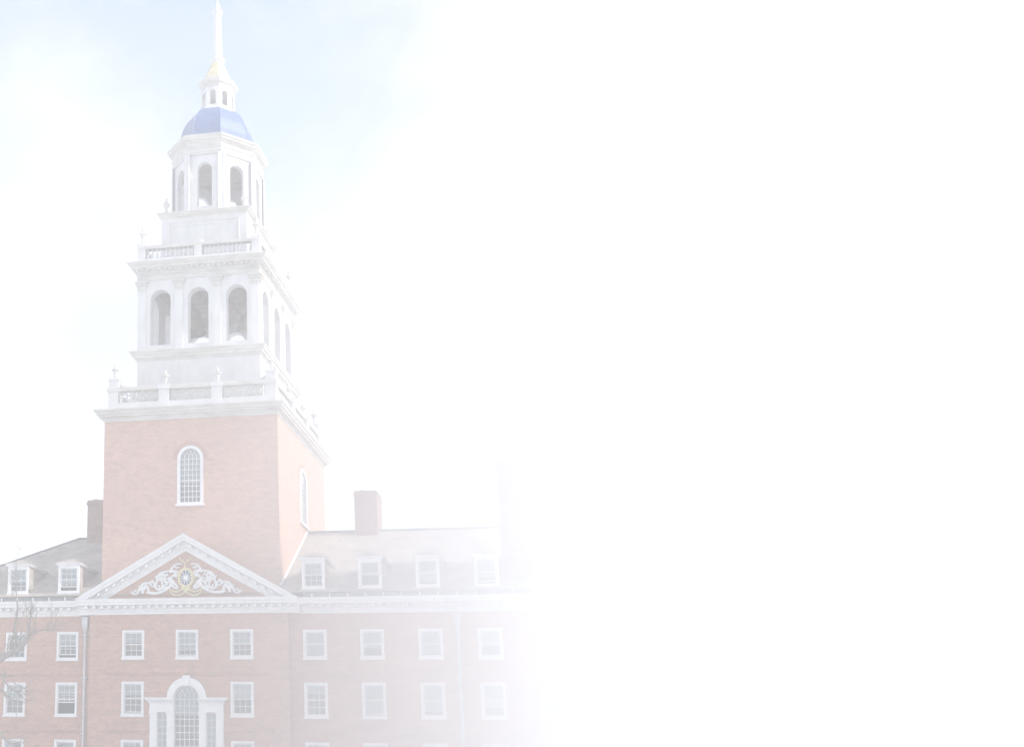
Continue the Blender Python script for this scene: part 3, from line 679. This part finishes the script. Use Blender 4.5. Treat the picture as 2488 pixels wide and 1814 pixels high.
for k in range(4):
    ca, sa = [(1, 0), (0, 1), (-1, 0), (0, -1)][k]
    def pt(u, dep): x, y = u, -(A1-dep); return (x*ca-y*sa, (x*sa+y*ca)*K)
    for i, u in enumerate(POSTS):
        x, y = pt(u, .2)
        if i == 0 or i == 3:
            if i == 0:
                x, y = pt(-A1+.32, .32)
                link('post', post_c, b1, (x, y, 27.402)); link('urn', u_big, b1, (x, y, 29.533))
                for rz in (k*math.pi/2, k*math.pi/2+math.pi/2):
                    s_ = link('scroll_bracket', scrl_me, b1, (x, y, 27.402)); s_.rotation_euler = (0, 0, rz)
        else:
            link('post', post_m, b1, (x, y, 27.402)); link('urn', u_mid, b1, (x, y, 28.95))
    for (a, b_) in zip(POSTS, POSTS[1:]):
        for f_ in (.295, .705):
            x, y = pt(a+(b_-a)*f_, .16)
            o = link('fretwork_panel', fret, b1, (x, y, 27.945)); o.rotation_euler = (0, 0, k*math.pi/2); o.scale = (1 if k % 2 == 0 else K, 1, 1)

# belfry ----------------------------------------------------------------
BW = 3.906
mb = MB(); mb.loft([sq_ring(BW+.03, 27.41), sq_ring(BW+.03, 31.1)]); T(mb, 'belfry_plinth', 'white2')
mb = MB(); cornice_rings(mb, [(BW, 31.02), (BW+.07, 31.05), (BW+.09, 31.14), (BW+.22, 31.2), (BW+.24, 31.33), (BW+.33, 31.37), (BW+.36, 31.45), (BW+.45, 31.55), (BW+.45, 31.605), (BW-.6, 31.63)]); T(mb, 'sill_cornice', 'aged')
ARC = [-2.46, 0, 2.46]; AH = .665
mb = MB(); sides4(mb, BW, 31.60, 36.40, lambda k: [(c, AH, [(32.05, 35.72, True)]) for c in ARC], .52)
belf = T(mb, 'belfry_walls', 'white2')
mb = MB(); mb.loft([sq_ring(BW-.5, 31.75)], False, True); T(mb, 'belfry_floor', 'timber')
mb = MB(); mb.loft([sq_ring(BW-.5, 36.35)], False, True)
for x in (-2.4, -.8, .8, 2.4): mb.box(x-.12, x+.12, -BW+.5, BW-.5, 36.05, 36.34)
T(mb, 'belfry_ceiling', 'timber')
def pil2(hw):
    m_ = MB(); m_.box(-hw, hw, -.09, -.001, 31.82, 35.62); m_.box(-hw-.06, hw+.06, -.15, -.001, 31.63, 31.82)
    return mesh_of(m_, 'pilaster', 'white2')
def cap2(hw):
    m_ = MB()
    for a, d, z0, z1 in ((.015, .10, 35.622, 35.68), (-.01, .085, 35.682, 35.80), (.05, .13, 35.802, 35.92), (.02, .11, 35.922, 36.02), (.09, .17, 36.022, 36.15), (.12, .20, 36.152, 36.2), (.17, .24, 36.202, 36.33)):
        m_.box(-hw-a, hw+a, -d, -.001, z0, z1)
    for s_ in (-1, 1): m_.tube([(s_*(hw+.04)+.05*math.cos(a*.7), -.16, 36.08+.05*math.sin(a*.7)) for a in range(9)], .03, 5)
    return mesh_of(m_, 'capital', 'aged')
p2m, c2m = pil2(.25), cap2(.25)
for k in range(4):
    ca, sa = [(1, 0), (0, 1), (-1, 0), (0, -1)][k]
    for u in (-3.65, -1.23, 1.23, 3.65):
        x, y = u*ca+BW*sa, u*sa-BW*ca
        for nm, me in (('pilaster', p2m), ('capital', c2m)):
            o = link(nm, me, belf, (x, y*K, 0)); o.rotation_euler = (0, 0, k*math.pi/2)
mb = MB(); cornice_rings(mb, [(BW-.02, 36.36), (BW+.06, 36.36), (BW+.06, 36.46), (BW+.08, 36.465), (BW+.08, 36.60), (BW+.13, 36.63), (BW+.13, 36.66), (BW+.05, 36.68), (BW+.05, 36.96), (BW+.10, 36.98), (BW+.12, 37.05), (BW+.40, 37.10), (BW+.41, 37.20), (BW+.50, 37.25), (BW+.58, 37.34), (BW+.632, 37.40), (BW+.632, 37.44), (BW-.8, 37.48)])
bc = T(mb, 'belfry_cornice', 'aged')
dent = mesh_of(MB().box(-.07, .07, -.17, 0, 0, .10), 'dentil', 'white2')
nd = 23
for k in range(4):
    ca, sa = [(1, 0), (0, 1), (-1, 0), (0, -1)][k]
    for i in range(nd):
        u = -BW-.02+(2*BW+.04)*i/(nd-1)
        x, y = u*ca+(BW+.12)*sa, u*sa-(BW+.12)*ca
        if k in (0, 1): o = link('dentil', dent, bc, (x, y*K, 36.985)); o.rotation_euler = (0, 0, k*math.pi/2)
# bells ------------------------------------------------------------------
def bell(x, y, z, r, h, label):
    rt_ = empty('bell', (x, y, z), label, 'bell')
    m_ = MB(); pr = [(1, 0), (1.0, .04), (.93, .12), (.82, .28), (.72, .5), (.64, .72), (.56, .86), (.4, .96), (.15, 1.0)]
    m_.loft([[(r*a*math.cos(2*math.pi*j/24), r*a*math.sin(2*math.pi*j/24), h*zz) for j in range(24)] for a, zz in [(.9, 0)]+pr], False, True)
    m_.loft([[(r*a*.9*math.cos(2*math.pi*j/24), r*a*.9*math.sin(2*math.pi*j/24), h*zz*.95) for j in range(24)] for a, zz in pr], False, True)
    b_ = m_.build('bell_body', 'bronze', rt_, smooth=True)
    c = MB(); c.tube([(-r*.18, 0, h), (-r*.2, 0, h*1.1), (0, 0, h*1.18), (r*.2, 0, h*1.1), (r*.18, 0, h)], r*.06, 6); c.tube([(0, 0, h*1.15), (0, 0, 36.05-z)], .05, 6); c.build('hanger', 'lead', rt_)
    cl = MB(); cl.tube([(0, 0, h*.85), (0, 0, h*.1)], r*.05, 6); cl.lathe([(.02, -.12*h), (r*.14, -.06*h), (r*.16, .02*h), (r*.1, .1*h), (.02, .14*h)], 10); cl.build('clapper', 'lead', rt_)
    return rt_
bell(-1.25, 5.3, 33.35, 1.12, 1.75, 'largest bronze bell hanging behind the pier between the belfry arches')
bell(2.35, 6.2, 33.6, .72, 1.05, 'small bronze bell hanging in the belfry arch next to the corner')
# second balustrade
A2 = 3.97
mb = MB(); mb.loft([sq_ring(A2-.02, 37.455), sq_ring(A2-.02, 37.84), sq_ring(A2-.4, 37.84), sq_ring(A2-.4, 37.455)])
b2 = T(mb, 'turned_balustrade', 'white2')
mb = MB(); mb.loft([sq_ring(A2-.04, 38.50), sq_ring(A2+.02, 38.56), sq_ring(A2+.03, 38.70), sq_ring(A2-.42, 38.70), sq_ring(A2-.38, 38.50)]); T(mb, 'handrail', 'aged', b2)
bal = MB(); bal.lathe([(r_*1.25, z_) for r_, z_ in [(.05, 0), (.075, .03), (.05, .07), (.085, .18), (.09, .24), (.05, .42), (.04, .5), (.065, .54), (.05, .58), (.075, .66)]], 8); bal_me = mesh_of(bal, 'baluster', 'white2')
ped2 = mesh_of(MB().box(-.25, .25, -.29, .29, 0, 1.0).box(-.255, .255, -.295, .295, 1.002, 1.252).box(-.30, .30, -.34, .34, 1.254, 1.44), 'post', 'white2')
for k in range(4):
    ca, sa = [(1, 0), (0, 1), (-1, 0), (0, -1)][k]
    def pt2(u, dep): x, y = u, -(A2-dep); return (x*ca-y*sa, (x*sa+y*ca)*K)
    x, y = pt2(-A2+.24, .24); link('post', ped2, b2, (x, y, 37.457)); link('urn', u_sm, b2, (x, y, 38.9))
    x, y = pt2(0, .22); link('post', ped2, b2, (x, y, 37.447))
    if k in (0, 1, 3):
        for s_ in (-1, 1):
            for i in range(11):
                x, y = pt2(s_*(.40+i*.295), .21); link('baluster', bal_me, b2, (x, y, 37.842))
# attic block
H3 = 2.837
mb = MB(); mb.loft([sq_ring(H3, 37.45), sq_ring(H3, 41.18)]); att = T(mb, 'attic_block', 'white2')
mb = MB()
for k in range(4):
    ca, sa = [(1, 0), (0, 1), (-1, 0), (0, -1)][k]
    f_ = MB(); ring_frame(f_, rect_loop(-2.35, 2.35, 38.2, 40.78), rect_loop(-2.28, 2.28, 38.27, 40.71), -H3-.045, -H3-.002); ring_frame(f_, rect_loop(-2.12, 2.12, 38.4, 40.52), rect_loop(-2.05, 2.05, 38.45, 40.45), -H3-.035, -H3-.003)
    mb.add([(x*ca-y*sa, x*sa+y*ca, z) for x, y, z in f_.v], f_.f)
T(mb, 'panel_moulding', 'white2', att)
mb = MB(); cornice_rings(mb, [(H3-.01, 41.08), (H3+.05, 41.10), (H3+.07, 41.17), (H3+.17, 41.2), (H3+.18, 41.28), (H3+.25, 41.31), (H3+.283, 41.36), (H3+.283, 41.39), (H3-.5, 41.44)]); T(mb, 'attic_cornice', 'aged')
for sx in (-1, 1):
    for sy in (-1, 1): link('urn', u_sm, att, (sx*2.62, sy*2.62*K, 41.405))
# octagon
AO = 2.70
def sides8(mbx, a, z0, z1, cols_, t_):
    for k in range(8):
        ang = k*math.pi/4; ca, sa = math.cos(ang), math.sin(ang); hw = a*TAN8
        def xf(u, d, z, ca=ca, sa=sa):
            s_ = (a-d)/a if abs(abs(u)-hw) < 1e-6 else 1
            x, y = u*s_, -(a-d); return (x*ca-y*sa, x*sa+y*ca, z)
        wall_panel(mbx, -hw, hw, z0, z1, cols_, t_, xf, True, 12)
mb = MB(); sides8(mb, AO, 41.40, 46.2, [(0, .49, [(41.82, 44.92, True)])], .32)
octo = T(mb, 'octagon_walls', 'white2')
mb = MB(); mb.loft([oct_ring(AO-.3, 45.6)], False, True); T(mb, 'octagon_ceiling', 'timber')
for k in range(8):
    ang = k*math.pi/4+math.pi/8; r = AO/math.cos(math.pi/8); ca, sa = math.cos(ang-math.pi/2), math.sin(ang-math.pi/2)
    m_ = MB()
    for s_ in (-1, 1):
        a2 = ang-math.pi/2+s_*math.pi/8
        n_ = (math.cos(a2), math.sin(a2)); t_ = (-n_[1]*-s_, n_[0]*-s_)
        P0 = (r*ca, r*sa)
        q = [(P0[0]+n_[0]*.05, P0[1]+n_[1]*.05), (P0[0]+n_[0]*.05+t_[0]*.24, P0[1]+n_[1]*.05+t_[1]*.24), (P0[0]+t_[0]*.24-n_[0]*.02, P0[1]+t_[1]*.24-n_[1]*.02), (P0[0]-n_[0]*.02, P0[1]-n_[1]*.02)]
        m_.prism(q, 'z', 41.5, 45.46)
    T(m_, 'corner_pilaster', 'white2', octo)
mb = MB(); mb.loft([oct_ring(AO+.02, 45.46), oct_ring(AO+.07, 45.46), oct_ring(AO+.07, 45.60), oct_ring(AO+.10, 45.61), oct_ring(AO+.10, 45.86), oct_ring(AO+.16, 45.90), oct_ring(AO+.16, 45.94), oct_ring(AO+.06, 45.96), oct_ring(AO+.06, 46.28), oct_ring(AO+.12, 46.32), oct_ring(AO+.14, 46.40), oct_ring(AO+.30, 46.44), oct_ring(AO+.31, 46.53), oct_ring(AO+.38, 46.57), oct_ring(AO+.435, 46.66), oct_ring(AO+.435, 46.70), oct_ring(AO-.4, 46.78)], False, True)
T(mb, 'octagon_cornice', 'aged')
mb = MB(); mb.loft([oct_ring(a, z) for a, z in ((2.30, 46.70), (2.32, 47.2), (2.30, 47.6), (2.24, 48.0), (2.14, 48.4), (1.99, 48.8), (1.79, 49.18), (1.55, 49.5), (1.30, 49.7), (1.06, 49.84))], False, True)
T(mb, 'dome', 'blue')
mb = MB()
for k in range(8):
    pts = []
    for a, z in ((2.30, 46.70), (2.32, 47.2), (2.30, 47.6), (2.24, 48.0), (2.14, 48.4), (1.99, 48.8), (1.79, 49.18), (1.55, 49.5), (1.30, 49.7), (1.06, 49.84)):
        q = oct_ring(a, z)[k]; pts.append(q)
    mb.tube(pts, .022, 4)
T(mb, 'dome_rib', 'blue')
# lantern
AL = 1.05
mb = MB(); sides8(mb, AL, 49.95, 51.75, [(0, .20, [(50.12, 51.22, True)])], .12)
lant = T(mb, 'lantern_walls', 'white2')
mb = MB(); mb.loft([oct_ring(1.16, 49.72), oct_ring(1.16, 49.84), oct_ring(1.10, 49.90), oct_ring(1.08, 49.97)], False, True); T(mb, 'lantern_base', 'white2')
mb = MB(); mb.loft([oct_ring(AL-.01, 51.50), oct_ring(AL+.03, 51.50), oct_ring(AL+.04, 51.58), oct_ring(AL+.02, 51.6), oct_ring(AL+.02, 51.72), oct_ring(AL+.08, 51.76), oct_ring(AL+.16, 51.80), oct_ring(AL+.17, 51.88), oct_ring(AL+.225, 51.98), oct_ring(AL+.225, 52.03), oct_ring(.5, 52.12)], True, True); T(mb, 'lantern_cornice', 'aged')
mb = MB(); mb.loft([oct_ring(a, z) for a, z in ((1.0, 52.06), (.96, 52.2), (.90, 52.45), (.80, 52.75), (.66, 53.08), (.54, 53.35), (.47, 53.55), (.44, 53.68))], False, True); T(mb, 'gilded_cap', 'gold')
mb = MB(); mb.lathe([(.40, 53.64), (.40, 53.86), (.46, 53.9), (.50, 54.0), (.50, 54.06), (.42, 54.12), (.36, 54.2), (.325, 54.3), (.245, 57.55), (.26, 57.62), (.30, 57.66), (.355, 57.76), (.355, 57.82), (.28, 57.88), (.20, 57.95), (.17, 58.1), (.165, 58.2)], 16)
spire = T(mb, 'spire', 'white2', smooth=True)
mb = MB(); mb.lathe([(.16, 58.18), (.19, 58.24), (.18, 58.32), (.12, 58.45), (.07, 58.56), (.03, 58.66), (.022, 58.7), (.018, 59.6)], 10); T(mb, 'finial', 'aged', spire, smooth=True)

# ================================================================== bare tree
tree = empty('bare_tree', (-13.2, -9, 0), 'leafless tree reaching its grey branches across the west wing', 'tree')
def inv_px(u, v, y):
    q = fw*F_PX+R3*(u-PX)-U3*(v-PY); return CAM+q*((y-CAM.y)/q.y)
def tp(x, y, d=-9.0): return inv_px(x*230/1138, 1480+y*230/1138, d)
trunk = MB(); twigs = MB()
base = Vector((-13.2, -9, 0)); loc = lambda p: Vector(p)-base
rng = random.Random(11)
fork = Vector((-12.6, -9.2, 7.2))
trunk.tube([loc(p) for p in (base+Vector((0, 0, -.1)), base+Vector((.02, 0, .4)), base+Vector((.05, 0, 2)), base+Vector((.2, -.1, 4.5)), fork)], [.52, .42, .36, .32, .29], 10)
ends = []
def limb(pts, r0, r1, n=7, mbx=None, jit=.04):
    Q = []
    P = [Vector(p) for p in pts]
    for i in range(len(P)-1):
        a, b_, c, d = P[max(i-1, 0)], P[i], P[i+1], P[min(i+2, len(P)-1)]
        for k in range(4):
            t_ = k/4
            q = .5*((2*b_)+(c-a)*t_+(2*a-5*b_+4*c-d)*t_**2+(3*b_-a-3*c+d)*t_**3)
            Q.append(q+Vector((rng.uniform(-jit, jit), rng.uniform(-jit, jit), rng.uniform(-jit, jit))))
    Q.append(P[-1])
    (mbx or trunk).tube([loc(q) for q in Q], [r0+(r1-r0)*i/(len(Q)-1) for i in range(len(Q))], n)
    return Q
def twig(p, d, r, L, depth):
    pts = [Vector(p)]; d = d.normalized()
    n = 5
    for i in range(n):
        d = (d+Vector((rng.gauss(0, .13), rng.gauss(0, .13), rng.gauss(.05, .10)))).normalized(); pts.append(pts[-1]+d*L/n)
    twigs.tube([loc(q) for q in pts], [max(r*(1-.75*i/n), .006) for i in range(n+1)], 5)
    if depth > 0:
        for i in range(rng.randint(1, 3)):
            k = rng.randint(1, n-1); dd = (d+Vector((rng.uniform(-.9, .9), rng.uniform(-.7, .7), rng.uniform(-.3, .7)))).normalized()
            twig(pts[k], dd, r*.55, L*rng.uniform(.4, .65), depth-1)
m1 = limb([fork, Vector((-10.4, -9.1, 9.9)), tp(0, 595), tp(100, 535), tp(210, 470), tp(325, 350)], .24, .125)
m2 = limb([tp(325, 350), tp(345, 250), tp(365, 120), tp(378, 0), tp(372, -130)], .095, .03, 6)
m3 = limb([tp(325, 350), tp(400, 285), tp(510, 242), tp(600, 252), tp(690, 240), tp(760, 200)], .06, .015, 6)
m4 = limb([tp(200, 470), tp(188, 360), tp(170, 240), tp(205, 60), tp(198, -130), tp(190, -320), tp(205, -560)], .085, .015, 6)
m5 = limb([tp(215, 460), tp(250, 350), tp(240, 200), tp(215, 120)], .05, .015, 5)
m6 = limb([fork, Vector((-10.8, -8.6, 8.6)), tp(-40, 800, -8.6), tp(90, 905, -8.4), tp(190, 990, -8.4), tp(300, 1080, -8.3)], .11, .02, 6)
m7 = limb([fork, Vector((-11, -8.8, 8.0)), tp(-30, 990, -8.8), tp(80, 1050, -8.8), tp(200, 1095, -8.8), tp(330, 1125, -8.8)], .12, .02, 6)
m8 = limb([fork, Vector((-11.0, -9.0, 6.8)), tp(-60, 1470, -9), tp(40, 1540, -9), tp(160, 1620, -9), tp(260, 1700, -9)], .12, .03, 6)
m9 = limb([tp(0, 600), tp(60, 420), tp(110, 470), tp(150, 380), tp(185, 250)], .03, .01, 5)
m10 = limb([fork, Vector((-12.9, -9.2, 10)), Vector((-12.6, -9.4, 13)), Vector((-12.9, -9.2, 16.5)), Vector((-12.5, -9.0, 19))], .22, .03, 8)
m11 = limb([fork, Vector((-14.6, -9.0, 9)), Vector((-16.2, -9.4, 12)), Vector((-17.2, -9.0, 15))], .18, .03, 7)
m12 = limb([tp(150, 870, -8.4), tp(230, 915, -8.4), tp(300, 950, -8.4), tp(400, 1010, -8.4)], .035, .012, 5)
m13 = limb([tp(455, 0), tp(440, 60), tp(395, 260), tp(340, 345)], .018, .05, 5)
m14 = limb([tp(560, 245), tp(580, 160), tp(640, 90), tp(610, -10), tp(650, -130)], .022, .010, 5)
m15 = limb([tp(640, 245), tp(655, 180), tp(700, 110), tp(735, 60)], .02, .010, 5)
for Q, r, cnt, upz in ((m1[10:], .045, 22, .7), (m2, .03, 16, .6), (m3, .022, 18, .5), (m4, .022, 20, .5), (m6[8:], .025, 16, .2), (m7[8:], .025, 16, .2), (m8[6:], .025, 10, .2), (m10, .05, 20, .5), (m11, .05, 16, .5), (m5, .02, 8, .5)):
    for i in range(int(cnt*.7)):
        k = rng.randrange(len(Q)-1)
        d = (Q[k+1]-Q[k]).normalized()+Vector((rng.uniform(-.8, .8), rng.uniform(-.6, .6), rng.uniform(-.2, .9)*1.0+upz*.4))
        twig(Q[k], d, r*rng.uniform(.5, 1), rng.uniform(.6, 1.5), 1 if i % 3 else 2)
o = trunk.build('trunk', 'bark', tree, smooth=True); recalc(o.data)
o = twigs.build('crown', 'bark', tree); recalc(o.data); o['kind'] = 'stuff'

# ================================================================== haze and added mist
def volume_mat(name, density, g_=0.0):
    m = bpy.data.materials.new(name); m.use_nodes = True; t = m.node_tree; t.nodes.clear()
    o_ = N(t, 'ShaderNodeOutputMaterial'); v = N(t, 'ShaderNodeVolumePrincipled')
    v.inputs['Color'].default_value = (.998, .9965, .994, 1); v.inputs['Density'].default_value = density; v.inputs['Anisotropy'].default_value = g_
    t.links.new(v.outputs[0], o_.inputs['Volume']); return m
MT['haze'] = volume_mat('haze_air', HAZE_DENSITY); MT['fade'] = volume_mat('fade_veil', FADE_DENSITY)
hz = MB().box(-172, 192, -142, 212, -1, 62).build('haze', 'haze'); hz['kind'] = 'stuff'
plan = [(-5, -1.3), (0, -2.6), (4, -5.2), (8, -8.8), (11, -11.5), (14, -15), (17.5, -19.5), (20, -24), (23, -29), (30, -28), (38, -18), (48, -9), (64, -6), (64, -1.3)]
def fade_top(x): return 24+.9*(x+5) if x < 12 else min(39.3+(x-12)*2, 61.5)
m_ = MB(); m_.loft([[(x, -1.3+(y+1.3)*f, -.9 if k == 0 else fade_top(x)*k/3) for x, y in plan] for k, f in enumerate((1.15, .90, .70, .6))], True, True)
ms = m_.build('fade_volume', 'fade'); recalc(ms.data); ms['kind'] = 'stuff'  # added volume that washes the view of the east wing out to white
ms['label'] = 'added white mist drifting in front of the east wing'

for me in bpy.data.meshes:
    if me.users and len(me.polygons) and me.name.split('.')[0] in ('central_bay_wall', 'west_wing_wall', 'east_wing_wall', 'roof', 'cornice', 'tympanum', 'dormer', 'dormer_roof'): recalc(me)
